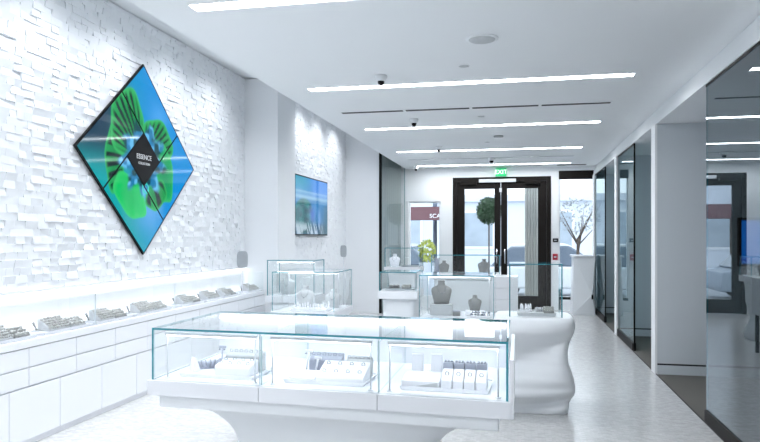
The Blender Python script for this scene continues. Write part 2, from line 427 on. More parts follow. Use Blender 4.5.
# ------------------------------------------------------------------ fluted screen at rear left
p0 = Vector((-2.66, 12.76, 0)); p1 = Vector((X14(405), YB-.02, 0)); L = (p1-p0).length; az = math.atan2(p1.y-p0.y, p1.x-p0.x)
t = thing('glass_screen', 'tall glass screen with grey curtain and dark edge in the rear left corner', 'screen', p0, az)
MB().pane(.03, L-.01, -.006, .006, 0.02, 3.6, 'glass', 'glass_edge').build('glass_pane', t)
MB().box(-.0, .03, -.03, .03, 0, 3.6, 'black').build('edge_post', t)
cu = MB(); n = 120; pts = [(i/n*(L-.06)+.04, .07+.02*math.sin(i/n*L*2*math.pi/.11)) for i in range(n+1)]
cu.loft([[Vector((a, b, z)) for a, b in pts] + [Vector((a, b+.004, z)) for a, b in reversed(pts)] for z in (.03, 3.58)], 'curtain', smooth=False)
M['curtain'] = mat('grey_green_curtain', (.33, .38, .38), .8, noise=.1)
cu.build('curtain', t)

# ------------------------------------------------------------------ right bays
for i, y in enumerate(YCOL):
    mb = MB(); y1_ = y+.2 if i else y+.12
    if i < 3 or True:
        mb.box(XR, XBAY, y, min(y1_, YB), 0, ZS, 'wall_grey')
    struct('wall_right_bay', mb)
    struct('trim_%d' % (i+1), MB().box(XR-.012, XR+.012, y-.004, min(y1_+.004, YB), 0, ZS, 'paint').box(XR+.012, XBAY, y-.012, y, 0, .10, 'wall_grey').box(XR+.012, XBAY, y-.006, y, .10, .118, 'groove'))
struct('wall_right', MB().box(XBAY, XBAY+.1, Y0, YB+.2, 0, ZS, 'wall_grey'))
struct('trim_9', MB().box(XR-.004, XR+.004, Y0, YB, 0, .006, 'groove'))
def partition(ya, yb, lab, gm='glass_bay'):
    t = thing('glass_partition', lab, 'glass panel', (XR+.022, ya, 0), group='tinted glass partitions along the right side')
    L = yb-ya
    MB().pane(-.008, .008, 0, L, .10, ZS-.02, gm, 'glass_edge').build('glass_pane', t)
    MB().box(-.022, .022, 0, L, 0, .10, 'darkmetal').build('bottom_rail', t, .003)
    MB().box(-.012, .012, 0, L, ZS-.02, ZS, 'black').build('top_rail', t)
    return t
t = partition(4.47, onx(704.3, XR), 'large dark reflective glass partition nearest the camera on the right', 'glass_dark')
t = partition(onx(632.5, XR), YCOL[2], 'middle tinted glass partition with black edge beside the second opening')
MB().box(-.010, .010, -.02, 0, .0, ZS, 'black').build('edge_post', t)
t = partition(onx(604, XR), YCOL[3], 'farthest tinted glass partition next to the street window')
MB().box(-.010, .010, -.02, 0, .0, ZS, 'black').build('edge_post', t)
# small television on the first bay's end wall
xa, za = ony(738.5, 7.66, 266.5); xb, zb = ony(775, 7.66, 217.5)
t = thing('television', 'small wall television with a bright blue screen behind the dark glass', 'television', ((xa+xb)/2, 7.709, 0))
h_ = (xb-xa)/2
MB().box(-h_, h_, -.05, 0, za-.0, zb, 'black').build('housing', t, .004)
M['bluescreen'] = emit('blue_screen', (.004, .15, .60), 1.0)
MB().box(-h_+.03, h_-.03, -.052, -.05, za+.03, zb-.03, 'bluescreen').build('screen', t)

# ------------------------------------------------------------------ video diamond
XD = -3.712
cT, cL, cB, cR = onx(146.5, XD, 66), onx(74, XD, 143), onx(142.2, XD, 255), onx(193.5, XD, 171)
yc, zc = (cT[0]+cB[0])/2, (cT[1]+cB[1])/2; hh = (cT[1]-cB[1])/2; hwd = (cR[0]-cL[0])/2; yc = (cR[0]+cL[0])/2; zc = (cR[1]+cL[1])/2*.5+zc*.5
def hsh(a, b): return (math.sin(a*127.1+b*311.7)*43758.5453) % 1
def vnoise(x, y):
    xi, yi = math.floor(x), math.floor(y); fx, fy = x-xi, y-yi; fx = fx*fx*(3-2*fx); fy = fy*fy*(3-2*fy)
    a = hsh(xi, yi)*(1-fx)+hsh(xi+1, yi)*fx; b = hsh(xi, yi+1)*(1-fx)+hsh(xi+1, yi+1)*fx
    return a*(1-fy)+b*fy
def lin(c): return tuple((v/255)**2.2 for v in c)
def mixc(a, b, t): t = max(0, min(1, t)); return tuple(p*(1-t)+q*t for p, q in zip(a, b))
def sstep(a, b, x): t = max(0, min(1, (x-a)/(b-a))); return t*t*(3-2*t)
def flower(u, v):
    bg = mixc(lin((0, 158, 165)), lin((0, 140, 215)), sstep(-.5, .35, u+.25*v))
    bg = mixc(bg, lin((24, 62, 84)), sstep(.1, .6, -u)*sstep(-.25, .15, v))
    bg = mixc(bg, lin((95, 165, 235)), .75*math.exp(-(((u-.1)/.22)**2+((v+.55)/.22)**2)))
    bg = mixc(bg, lin((80, 165, 238)), .8*math.exp(-(((u-.28)/.16)**2+((v-.48)/.14)**2)))
    col = bg
    def petal(cu_, cv, ru, rv, rot, stripes, base, dark, fx=0, fy=0):
        nonlocal col
        a, b = u-cu_, v-cv; cr, sr = math.cos(rot), math.sin(rot)
        x, y = (a*cr+b*sr)/ru, (-a*sr+b*cr)/rv
        rr = math.hypot(x, y) + .05*math.sin(5*math.atan2(y, x)+cu_*9)
        k = 1-sstep(.92, 1.0, rr)
        if k <= 0: return
        cc = mixc(base, mixc(base, lin((90, 215, 125)), .3), sstep(.75, .95, rr))
        cc = mixc(cc, dark, .35*sstep(0, .9, 1-rr))
        if stripes:
            an = math.atan2(v-fy, u-fx); r0 = math.hypot(u-fx, v-fy)
            s_ = math.sin(an*stripes+3*vnoise(u*6, v*6)) + .9*(vnoise(an*9, r0*6)-.5)
            cc = mixc(cc, dark, sstep(-.1, .5, s_)*(1-sstep(.70, .95, rr)))
        col = mixc(col, cc, k)
    g1, dk = lin((28, 165, 85)), lin((5, 38, 40))
    petal(-.46, -.05, .15, .36, 0, 34, lin((16, 160, 84)), dk)
    petal(-.27, .33, .27, .38, -.15, 44, g1, dk, -.02, 0)
    petal(.25, .20, .30, .27, -.5, 44, g1, dk)
    petal(.38, -.12, .17, .34, .15, 0, lin((20, 168, 96)), lin((20, 90, 90)))
    petal(-.22, -.40, .31, .19, -.65, 0, lin((10, 196, 98)), lin((0, 150, 90)))
    petal(.22, -.36, .22, .16, .55, 18, lin((20, 160, 80)), dk)
    r0 = math.hypot(u, v); an = math.atan2(v, u)
    k = (1-sstep(.30, .38, r0+.06*math.sin(an*9)+.05*(vnoise(u*20, v*20)-.5)))
    cc = mixc(lin((30, 120, 170)), lin((100, 185, 235)), sstep(.35, .65, vnoise(u*16+5, v*16)))
    cc = mixc(cc, lin((8, 70, 80)), sstep(.55, .75, vnoise(u*13, v*13+9)))
    col = mixc(col, cc, k)
    if abs(math.hypot(u-.03, (v+.30))-.05) < .012: col = lin((60, 200, 190))
    return col
t = thing('video_wall', 'diamond shaped video wall showing green petals on blue around a black centre', 'video screen', (XD, yc, zc))
def pq(p, q, x=0):  # T=(-1,-1) R=(1,-1) L=(-1,1) B=(1,1)
    u = (p-q)/2; v = -(p+q)/2
    return (x, u*hwd, v*hh)
cc_ = .275; gp = .012
def quad(mb, p0, p1, q0, q1, x0, x1, m_):
    o = len(mb.v); cs = [(p0, q0), (p1, q0), (p1, q1), (p0, q1)]
    mb.v += [pq(p, q, x0) for p, q in cs] + [pq(p, q, x1) for p, q in cs]
    mb.face([o, o+1, o+2, o+3], m_); mb.face([o+4, o+5, o+6, o+7], m_)
    for k in range(4): mb.face([o+k, o+(k+1) % 4, o+4+(k+1) % 4, o+4+k], m_)
hb = MB(); quad(hb, -1.0, 1.0, -1.0, 1.0, -.012, .006, 'black'); hb.build('bezel_frame', t)
def colmesh(name, parent, nx, ny, posf, colf):
    vs_, fs, cl = [], [], []
    for j in range(ny+1):
        for i in range(nx+1):
            vs_.append(posf(i/nx, j/ny)); cl.append(colf(i/nx, j/ny))
    for j in range(ny):
        for i in range(nx):
            a = j*(nx+1)+i; fs.append((a, a+1, a+nx+2, a+nx+1))
    me = bpy.data.meshes.new(name); me.from_pydata(vs_, [], fs); me.materials.append(M['screen'])
    at = me.color_attributes.new('Col', 'FLOAT_COLOR', 'POINT')
    for k, c__ in enumerate(cl): at.data[k].color = (*c__, 1)
    o = bpy.data.objects.new(name, me); COL.objects.link(o); o.parent = parent
    return o
for (a, b, c1, d1) in [(-1, cc_, -1, -cc_), (cc_, 1, -1, cc_), (-cc_, 1, cc_, 1), (-1, -cc_, -cc_, 1)]:
    a += gp+(.012 if a == -1 else 0); b -= gp+(.012 if b == 1 else 0); c1 += gp+(.012 if c1 == -1 else 0); d1 -= gp+(.012 if d1 == 1 else 0)
    def pf(s, r, a=a, b=b, c1=c1, d1=d1): return pq(a+(b-a)*s, c1+(d1-c1)*r, .009)
    def cf(s, r, a=a, b=b, c1=c1, d1=d1):
        p, q = a+(b-a)*s, c1+(d1-c1)*r; return flower((p-q)/2, -(p+q)/2)
    colmesh('video_panel', t, int(75*(b-a)), int(75*(d1-c1)), pf, cf)
cp = MB(); quad(cp, -cc_+.01, cc_-.01, -cc_+.01, cc_-.01, .006, .012, 'black'); cp = cp.build('centre_panel', t)
text('ESSENCE', 'title_lettering', cp, .070, 'text', (.0135, .0, .02), (R(90), 0, R(90)))
text('COLLECTION', 'subtitle_lettering', cp, .034, 'text', (.0135, .0, -.045), (R(90), 0, R(90)))

# television on the rear tile wall
XT = -3.30
a0, a1 = onx(294.8, XT, 174.5), onx(327.5, XT, 235.5)
ya, yb, ztp, zbt = a0[0], a1[0], a0[1]+.02, onx(296, XT, 235.3)[1]
t = thing('television', 'wide television with teal and blue waterfall picture on the rear tile wall', 'television', (XT, ya, 0))
MB().box(-.05, .0, 0, yb-ya, zbt, ztp, 'black').build('housing', t, .004)
MB().box(-.06, -.05, .3, yb-ya-.3, zbt+.2, ztp-.2, 'black').build('wall_mount', t)
def fall(s, r):
    c0 = mixc(lin((0, 95, 130)), lin((40, 140, 215)), r)
    c0 = mixc(c0, lin((10, 150, 170)), .8*sstep(.6, .95, r)*(1-sstep(.15, .55, s)))
    c0 = mixc(c0, lin((90, 150, 235)), .8*sstep(.62, .75, r)*sstep(.4, .6, s))
    k = 1-sstep(.9, 1.0, math.hypot((s-.25)/.30, (r-.32)/.33)); c0 = mixc(c0, mixc(lin((2, 62, 72)), lin((0, 120, 115)), vnoise(s*14, r*12)), k)
    c0 = mixc(c0, lin((20, 90, 190)), .8*math.exp(-(((s-.5)/.08)**2+((r-.35)/.15)**2)))
    c0 = mixc(c0, lin((120, 170, 235)), .7*math.exp(-(((s-.62-.1*math.sin(r*6))/.06)**2))*(1-sstep(.3, .6, r)))
    c0 = mixc(c0, mixc(lin((20, 60, 70)), lin((190, 205, 215)), sstep(.45, .65, vnoise(s*30+r*10, r*7))), .7*(1-sstep(.12, .25, r)))
    c0 = mixc(c0, lin((10, 90, 110)), .6*sstep(.8, .95, s)*(1-sstep(.5, .6, r)))
    c0 = mixc(c0, lin((190, 225, 240)), .55*sstep(.55, .6, r)*(1-sstep(.74, .78, r))*(.6+.4*math.sin(r*60)))  # pale ribbed band: a reflection on the screen, painted into the picture
    return tuple(v_*.95 for v_ in c0)
colmesh('screen', t, 60, 40, lambda s, r: (.002, .02+s*(yb-ya-.04), zbt+.02+r*(ztp-zbt-.04)), fall)

# ------------------------------------------------------------------ long wall ledge cabinet
XL, ZL = -3.43, .763
Ya, Yb_ = .6, 8.665
t = thing('wall_cabinet', 'long low white panelled display ledge running under the tile wall', 'cabinet', (0, 0, 0))
LEDGE = t
MB().box(XWL, XL, Ya, Yb_, ZL-.055, ZL, 'lacquer').build('top', t, .004)
MB().box(XWL, XL-.025, Ya, Yb_, .045, ZL-.055, 'lacquer').build('carcass', t)
MB().box(XWL, XL-.03, Ya, Yb_, 0, .045, 'lacquer').build('plinth', t)
y = 3.95-.52*6
while y < Yb_:
    b_ = min(y+.514, Yb_)
    if b_-max(y, Ya) > .05: MB().box(XL-.024, XL-.004, max(y, Ya), b_, .05, .421, 'lacquer').build('lower_panel', t, .002)
    y += .52
y = 4.14-.52*7
while y < Yb_:
    b_ = min(y+.514, Yb_)
    if b_-max(y, Ya) > .05:
        MB().box(XL-.024, XL-.004, max(y, Ya), b_, .431, .560, 'lacquer').build('drawer_front', t, .002)
        MB().box(XL-.024, XL-.004, max(y, Ya), b_, .568, .703, 'lacquer').build('drawer_front', t, .002)
    y += .52
lp = struct('trim_8', MB().box(XWL-.02, XWL+.055, 1.2, Yb_, 1.068, 1.084, 'lacquer'))
MB().box(XWL+.026, XWL+.040, 1.2, Yb_, 1.062, 1.068, 'led').build('light_strip', lp)
MB().box(XWL+.013, XWL+.03, 1.2, Yb_, ZL, ZL+.012, 'led').build('light_strip', t)
js = [(.7, 2.3), (2.32, 3.63), (3.63, 4.94), (4.94, 6.25), (6.25, 7.90), (8.14, 8.66)]
for i in range(6):
    lab = ['low clear glass guard on the ledge, %s' % s for s in ('first pane at the very left', 'pane beside the nearest tray', 'pane at the left frame edge', 'pane left of the counter corner', 'pane below the right tip of the diamond', 'short pane next to the pilaster')][i]
    if i == 0: continue
    t2 = thing('glass_guard', lab, 'glass guard', (XL-.03, js[i][0], ZL), group='glass guards along the wall ledge')
    L = js[i][1]-js[i][0]-.006
    MB().pane(-.003, .003, 0, L, 0, .26, 'glass_clear', 'glass_edge_white').build('glass_pane', t2)
    MB().pane(-.24, -.004, L-.006, L, .003, .256, 'glass_clear', 'glass_edge_white').build('side_pane', t2)

# ------------------------------------------------------------------ display props
def wedge_pad(w_, d_, hb_, hf_, name, label, cat, loc, rz, m_='linen', beads=0, bm='stone', grp=None, seed=1):
    rnd = random.Random(seed); t = thing(name, label, cat, loc, rz, grp)
    MB().extr([(0, 0), (d_, 0), (d_, hb_), (d_*.8, hb_+.003), (0, hf_)], -w_/2, w_/2, m_, 'x').build('cushion', t, .006)
    if beads:
        mb = MB(); nr, nc = beads
        for i in range(nr):
            for j in range(nc):
                a = (i+.5)/nr; y = a*d_*.8; z = hf_+(hb_-hf_)*a+.004; x = -w_/2+(j+.5+rnd.uniform(-.2, .2))*w_/nc
                mb.ball((x, y, z), rnd.uniform(.35, .6)*w_/nc, bm, 7, 4)
        o = mb.build('charms', t); o['kind'] = 'stuff'
    return t
def tray(w_, d_, name, label, loc, rz, grp, m_='whitepad', h_=.016):
    t = thing(name, label, 'tray', loc, rz, grp)
    MB().extr([(-w_/2+.01, 0), (w_/2-.01, 0), (w_/2, h_), (-w_/2, h_)], -d_/2, d_/2, m_, 'y').build('base', t, .003)
    mb = MB()
    for a, b, c1, d1 in [(-w_/2, w_/2, -d_/2, -d_/2+.006), (-w_/2, w_/2, d_/2-.006, d_/2), (-w_/2, -w_/2+.006, -d_/2+.006, d_/2-.006), (w_/2-.006, w_/2, -d_/2+.006, d_/2-.006)]: mb.box(a, b, c1, d1, h_, h_+.005, m_)
    mb.build('rim', t)
    return t
def bust(label, loc, rz, s=1.0, m_='linen', grp=None, base=None):
    t = thing('necklace_bust', label, 'bust', loc, rz, grp)
    rings = []
    for z, wx, wy, oy in [(0, .085, .045, 0), (.03, .09, .05, 0), (.09, .105, .055, .0), (.145, .118, .052, .01), (.175, .112, .045, .018), (.195, .08, .04, .024), (.21, .045, .034, .028), (.24, .038, .032, .03), (.262, .042, .036, .03), (.266, .03, .026, .03)]:
        rings.append([Vector((s*wx*math.copysign(abs(math.cos(a))**.8, math.cos(a)), s*(oy+wy*math.copysign(abs(math.sin(a))**.8, math.sin(a))), s*z)) for a in [2*math.pi*k/24 for k in range(24)]])
    MB().loft(rings, m_).build('torso', t)
    # pendant chain lying on the chest
    mb = MB()
    pts = []
    for k in range(17):
        a = math.pi*k/16; x = .05*math.cos(a); z = .215-.095*math.sin(a)
        y = -.058+.035*abs(math.cos(a))**2-.004
        pts.append((s*x, s*y, s*z))
    for p_, q_ in zip(pts, pts[1:]): mb.tube(p_, q_, .0022*s, 'chrome', 5)
    mb.ball((0, s*-.064, s*.115), .008*s, 'chrome')
    mb.build('necklace', t)
    return t
def ring_cone(label, loc, s=1, m_='whitepad', grp=None):
    t = thing('ring_cone', label, 'ring stand', loc, 0, grp)
    MB().lathe([(.001, 0), (.02*s, 0), (.02*s, .006*s), (.011*s, .012*s), (.009*s, .06*s), (.001, .075*s)], (0, 0, 0), m_, 12).build('cone', t)
    MB().torus((0, 0, .03*s), .011*s, .0018*s, 'chrome', T=Matrix.Translation((0, 0, .03*s)) @ Matrix.Rotation(R(90), 4, 'X') @ Matrix.Translation((0, 0, -.03*s)), n=12, k=6).build('ring', t)
    return t
def roll(label, loc, rz, L=.1, r=.022, m_='linen', grp=None, n=4, bm='chrome', tilt=0):
    t = thing('bracelet_roll', label, 'bracelet holder', loc, rz, grp)
    MB().box(-L/2, L/2, -r*.7, r*.7, 0, r*.5, m_).build('foot', t, .003)
    MB().tube((-L/2, 0, r*1.3), (L/2, 0, r*1.3), r, m_, 14).build('cylinder', t)
    for k in range(n):
        x = -L/2+(k+.5)*L/n
        MB().torus((0, 0, 0), r*1.12, .0035, bm, T=Matrix.Translation((x, 0, r*1.3)) @ Matrix.Rotation(R(90), 4, 'Z'), n=16, k=6).build('bracelet', t)
    return t

# trays along the ledge (left to right in the photo), all under the tile wall
TR = [(3.80, 4.27), (4.34, 4.92), (4.97, 5.50), (5.56, 6.22), (6.42, 6.92), (6.99, 7.40), (7.46, 7.87), (8.18, 8.62)]
WHERE = ['at the left photo edge', 'second from the left', 'third from the left', 'just left of the counter corner', 'first one behind the counter corner', 'third from the pilaster', 'second from the pilaster', 'nearest the pilaster']
rz = R(90)
for i, (a, b) in enumerate(TR):
    yc_ = (a+b)/2; L = b-a; X = -3.575; z = ZL
    tray(L, .21, 'display_tray', 'flat pale grey jewellery tray on the wall ledge, %s' % WHERE[i], (X, yc_, z), rz, 'trays on the wall ledge', 'whitepad')
    z += .0162
    g = 'grey charm cushions on the ledge trays'
    # local: along the ledge = world Y; tray depth = world X.  rz=90deg: local x->Y, local y->-X (front at +X)
    s_ = L/.6
    wedge_pad(.23*s_, .12, .092, .014, 'charm_cushion', 'sloped grey cushion covered in beads on the ledge tray %s' % WHERE[i], 'jewellery cushion', (X+.092, yc_-.10*s_, z), rz, 'palegrey', (5, 9), 'stone', g, i)
    wedge_pad(.19*s_, .11, .065, .012, 'earring_cushion', 'low grey earring cushion on the ledge tray %s' % WHERE[i], 'jewellery cushion', (X+.094, yc_+.13*s_, z), rz, 'palegrey' if i % 2 else 'linen', (3, 5), 'stone', 'low grey cushions on the ledge trays', i+20)
    if i % 2 == 0:
        roll('grey bracelet roll at the back of the ledge tray %s' % WHERE[i], (X-.068, yc_+.14*s_, z), rz+R(6), .20*s_, .022, 'linen', 'bracelet rolls on the ledge trays', 4, 'stone')
    else:
        roll('grey bracelet roll at the back of the ledge tray %s' % WHERE[i], (X-.066, yc_+.10*s_, z), rz-R(8), .24*s_, .022, 'palegrey', 'bracelet rolls on the ledge trays', 5, 'stone')
    t = thing('pendant_stand', 'slim slanted grey pendant arm on the ledge tray %s' % WHERE[i], 'jewellery stand', (X-.02, yc_-.24*s_, z), rz, 'pendant arms on the ledge trays')
    MB().box(-.025, .025, -.025, .025, 0, .008, 'palegrey').build('foot', t, .002)
    MB().tube((.015, 0, .006), (-.025, 0, .07), .007, 'linen', 10, .010).build('arm', t)

# vanity mirrors
def vanity(label, loc, rz, w_, h_, zb):
    t = thing('vanity_mirror', label, 'mirror', loc, rz, 'grey oval vanity mirrors')
    MB().lathe([(.001, 0), (.05, 0), (.05, .008), (.012, .014), (.001, .014)], (0, 0, 0), 'led_body').build('base', t)
    MB().tube((0, 0, .01), (0, 0, zb+.01), .006, 'led_body').build('stem', t)
    pts = [(w_/2*math.copysign(abs(math.cos(a))**.45, math.cos(a)), zb+h_/2+h_/2*math.copysign(abs(math.sin(a))**.55, math.sin(a))) for a in [2*math.pi*k/32 for k in range(32)]]
    MB().extr(pts, -.008, .008, 'mirror', 'y').build('mirror_plate', t, .002)
p = P(243, 268, 8.75)
vanity('grey rounded vanity mirror standing on the wall ledge beside the pilaster', (-3.49, 8.02, ZL), R(25), .14, .22, .335)

# ------------------------------------------------------------------ big front counter
OX, OY, RZ = -2.171, 3.644, R(-2.97)
W, D = 2.125, .93
ZT, ZBT, ZBB, ZP = .95, .637, .547, .475
ctr = thing('display_counter', 'large low white counter with three lit glass sections in the foreground', 'display counter', (OX, OY, 0), RZ)
tk = .012
MB().pane(0, W, 0, D, ZT-tk, ZT, 'glass_top', 'glass_edge').build('glass_top', ctr)
sw = W/3
for i in range(3):
    MB().pane(i*sw+(.001 if i else .0125), (i+1)*sw-(.001 if i < 2 else .0125), 0, .010, ZBT, ZT-tk, 'glass', 'glass_edge_pale' if i in (0, 1, 2) else 'glass_edge').build('front_pane', ctr)
MB().pane(0, .012, 0, D, ZBT, ZT-tk, 'glass', 'glass_edge').build('side_pane', ctr)
MB().pane(W-.012, W, 0, D, ZBT, ZT-tk, 'glass', 'glass_edge').build('side_pane', ctr)
for i in range(3):
    MB().box(i*sw+(.0015 if i else -.02), (i+1)*sw-(.0015 if i < 2 else -.02), -.02, D, ZBB, ZBT, 'lacquer').build('deck', ctr, .003)
MB().box(0.012, W-.012, D-.03, D-.012, ZBT, ZT-tk-.001, 'whitepad').build('back_panel', ctr)
for i in (1, 2):
    MB().box(i*sw-.03, i*sw+.03, .03, D-.03, ZBT, ZT-tk-.03, 'glass').build('divider', ctr) if False else MB().pane(i*sw-.004, i*sw+.004, .03, D-.03, ZBT, ZT-.03, 'glass', 'glass_edge_pale').build('divider', ctr)
for i in range(3):
    x0, x1 = i*sw+.045, (i+1)*sw-.045
    if i == 0: x0 = .06
    b = MB().box(x0, x1, .050, .080, ZT-.048, ZT-.030, 'led_body').build('light_bar', ctr, .002)
    MB().box(x0+.01, x1-.01, .054, .076, ZT-.0525, ZT-.048, 'led').build('light_emitter', b)
    for x in (x0+.01, x1-.01):
        pb = MB().tube((x, .065, ZBT), (x, .065, ZT-.048), .0045, 'led_body').build('post', ctr)
        MB().lathe([(.001, 0), (.016, 0), (.016, .004), (.001, .006)], (x, .065, ZBT), 'led_body', 14).build('post_foot', pb)
MB().box(.03, W-.03, D-.06, D-.035, ZT-.045, ZT-.025, 'led').build('rear_light_strip', ctr)
MB().box(.05, W-.05, .0, D-.05, ZP, ZBB, 'corian').build('lower_slab', ctr, .006)
MB().box(W+.008, W+.030, -.02, D-.02, ZBB, .86, 'lacquer').build('end_panel', ctr, .003)
# sculpted base: flares out to the slab like a sail
rings = []
for k in range(25):
    z = ZP*k/24; a = min(1, max(0, (z-.22)/(ZP-.22)))
    fl = 1-math.sqrt(max(0, 1-a**2.0)) if a < 1 else 1
    x0 = .47-.40*fl; x1 = W-.42+.36*fl; y0_ = .02+.10*(1-fl); y1_ = D-.22+.16*fl
    cx_, cy_, hx, hy = (x0+x1)/2, (y0_+y1_)/2, (x1-x0)/2, (y1_-y0_)/2
    e = .30
    rings.append([Vector((cx_+hx*math.copysign(abs(math.cos(q))**e, math.cos(q)), cy_+hy*math.copysign(abs(math.sin(q))**e, math.sin(q)), z)) for q in [2*math.pi*j/56 for j in range(56)]])
MB().loft(rings, 'corian').build('sculpted_base', ctr)

# the counter's ends run parallel to the side walls while its front is slightly turned
def shear(o):
    for c_ in kids(o):
        for v_ in c_.data.vertices: v_.co.x -= .0519*v_.co.y
        shear(c_)
shear(ctr)
CM = Matrix.Translation((OX, OY, 0)) @ Matrix.Rotation(RZ, 4, 'Z')
def cl(x, y, z=0): return tuple(CM @ Vector((x, y, z)))
# trays in the three sections
SECT = ['left', 'middle', 'right']
TC = [(.36, .27), (sw+.345, .27), (2*sw+.345, .27)]
TW = [.50, .50, .50]
for i in range(3):
    tray(TW[i], .30, 'display_tray', 'white jewellery tray on the deck of the counter, %s section' % SECT[i], cl(TC[i][0], TC[i][1], ZBT+.001), RZ, 'white trays in the front counter')
ZJ = ZBT+.001+.0165
ORD = ['first from the left', 'second from the left', 'third from the left', 'fourth from the left', 'fifth from the left', 'sixth from the left', 'seventh from the left']
def block(label, x, y, w_, d_, h0, h1, name='ring_block', grp=None, m_='whitepad', slots=(2, 4), rings=True, glab=''):
    t = thing(name, label, 'ring display', cl(x, y, ZJ), RZ, grp)
    MB().extr([(0, 0), (d_, 0), (d_, h1), (.01, h0+.004), (0, h0-.006)], -w_/2, w_/2, m_, 'x').build('block', t, .006)
    mb = MB(); nr, nc = slots
    for a in range(nr):
        for b in range(nc):
            yy = .01+(a+.5)/nr*(d_-.01); zz = h0+.004+(h1-h0-.004)*((yy-.01)/(d_-.01)); xx = -w_/2+(b+.5)*w_/nc
            mb.box(xx-.012, xx+.012, yy-.002, yy+.002, zz-.001, zz+.002, 'bluegrey')
            if rings:
                r_ = MB().torus((0, 0, 0), .010, .0022, 'chrome', n=14, k=6).build('ring', loc=(0, 0, 0))
                r_.matrix_world = CM @ Matrix.Translation((x+xx, y+yy, ZJ+zz+.007)) if False else Matrix.Translation(cl(x+xx, y+yy, ZJ+zz+.006)) @ Matrix.Rotation(RZ, 4, 'Z')
                tag(r_, 'tiny silver ring, %s %s row, %s' % (ORD[b].replace(' from the left',''), ('front' if nr > 1 and a == 0 else 'back' if nr > 1 else 'single'), glab), 'ring', 'silver rings in the %s' % glab)
    mb.build('slots', t)
    return t
# section 1
block('white rounded ring block with eight slots at the right of the left section tray', .46, .135, .235, .13, .055, .085, glab='white ring block of the left section')
t = block('raised pale ring step behind the eight slot block in the left section', .46, .285, .24, .09, .10, .12, m_='palegrey', slots=(1, 7), glab='raised step of the left section')
roll('white bracelet roll leaning at the front left of the left section tray', cl(.20, .315, ZJ), RZ+R(38), .12, .022, 'bluegrey', 'bracelet rolls in the left section', 4)
roll('tall blue grey bracelet roll in the middle of the left section tray', cl(.30, .36, ZJ), RZ+R(60), .11, .026, 'bluegrey', 'bracelet rolls in the left section', 3)
def uparm(label, x, y, h_, m_='whitepad', grp='upright stands in the front counter', lean=.02):
    t = thing('earring_stand', label, 'jewellery stand', cl(x, y, ZJ), RZ, grp)
    MB().box(-.022, .022, -.018, .018, 0, .008, m_).build('foot', t, .002)
    MB().tube((0, 0, .006), (lean, .0, h_), .006, m_, 10).build('stem', t)
    MB().box(lean-.024, lean+.024, -.006, .006, h_-.006, h_+.010, m_).build('crossbar', t, .004)
    mb = MB()
    for s in (-1, 1): mb.ball((lean+s*.016, -.009, h_-.012), .006, 'chrome')
    mb.build('earrings', t)
uparm('slim upright earring stand beside the bracelet roll in the left section', .325, .26, .15, 'bluegrey', lean=.01)
t = thing('card_stand', 'white slanted card at the left end of the left section tray', 'card', cl(.15, .20, ZJ), RZ+R(-35), None)
MB().extr([(0, 0), (.05, 0), (.02, .085), (.012, .085)], -.03, .03, 'whitepad', 'x').build('wedge', t, .002)
MB().box(-.02, .02, .008, .0095, .03, .05, 'bluegrey', T=Matrix.Rotation(R(-8), 4, 'X')).build('print', t)
# section 2
x2 = sw
block('wide white sloped charm pad with two rows at the right of the middle section tray', x2+.44, .135, .29, .17, .03, .095, 'charm_pad', slots=(2, 4), glab='sloped pad of the middle section')
block('blue grey raised charm block at the back of the middle section tray', x2+.29, .31, .21, .07, .095, .13, 'charm_block', m_='bluegrey', slots=(1, 6), glab='blue grey block of the middle section')
block('pale charm step at the back right of the middle section tray', x2+.50, .32, .16, .06, .09, .11, 'charm_step', m_='palegrey', slots=(1, 6), glab='pale step of the middle section')
uparm('white earring stand with crossbar at the left of the middle section tray', x2+.185, .26, .15)
uparm('shorter white earring stand in front of the blue grey charm block', x2+.235, .285, .105)
wedge_pad(.16, .10, .04, .012, 'white_wedge', 'low white wedge at the front left of the middle section tray', 'jewellery cushion', cl(x2+.20, .15, ZJ), RZ, 'whitepad')
# section 3
x3 = 2*sw
t = wedge_pad(.22, .16, .06, .035, 'white_wedge', 'white wedge with a pale triangular front at the left of the right section tray', 'jewellery cushion', cl(x3+.21, .135, ZJ), RZ, 'whitepad')
MB().extr([(-.03, .004), (.10, .004), (.10, .03)], -.0015, .0, 'palegrey', 'y').build('triangle_inlay', t)
for k, (xx, hh_, lab) in enumerate([(.155, .15, 'left of the two tall white earring cards in the right section'), (.27, .155, 'right of the two tall white earring cards in the right section')]):
    t = thing('earring_card', lab, 'earring card', cl(x3+xx, .315, ZJ), RZ, 'tall white earring cards')
    MB().extr([(0, 0), (.045, 0), (.035, hh_), (.022, hh_)], -.035, .035, 'whitepad', 'x').build('card', t, .003)
    mb = MB()
    for s in (-1, 1): mb.ball((s*.015, .0, hh_*.18), .006, 'chrome')
    mb.build('earrings', t)
for k in range(4):
    xx = x3+.358+k*.064
    t = thing('ring_pad', 'small white ring pad, %s of the four in a row in the right section' % ['leftmost', 'second', 'third', 'rightmost'][k], 'ring pad', cl(xx, .135, ZJ), RZ, 'four white ring pads')
    MB().extr([(0, 0), (.10, 0), (.10, .095), (.07, .095), (0, .045)], -.030, .030, 'whitepad', 'x').build('pad', t, .006)
    MB().torus((0, .035, .078), .010, .0024, 'chrome', n=14, k=6).build('ring', t)
    t = thing('charm_block', 'grey charm block behind the ring pads, %s of four in the right section' % ['leftmost', 'second', 'third', 'rightmost'][k], 'charm display', cl(xx-.01, .27, ZJ), RZ, 'four grey charm blocks')
    MB().box(-.029, .029, 0, .05, 0, .12, 'bluegrey').build('block', t, .003)
    mb = MB()
    for q in range(3): mb.ball((-.018+.018*q, .02, .125), .0075, 'chrome')
    mb.build('charms', t)

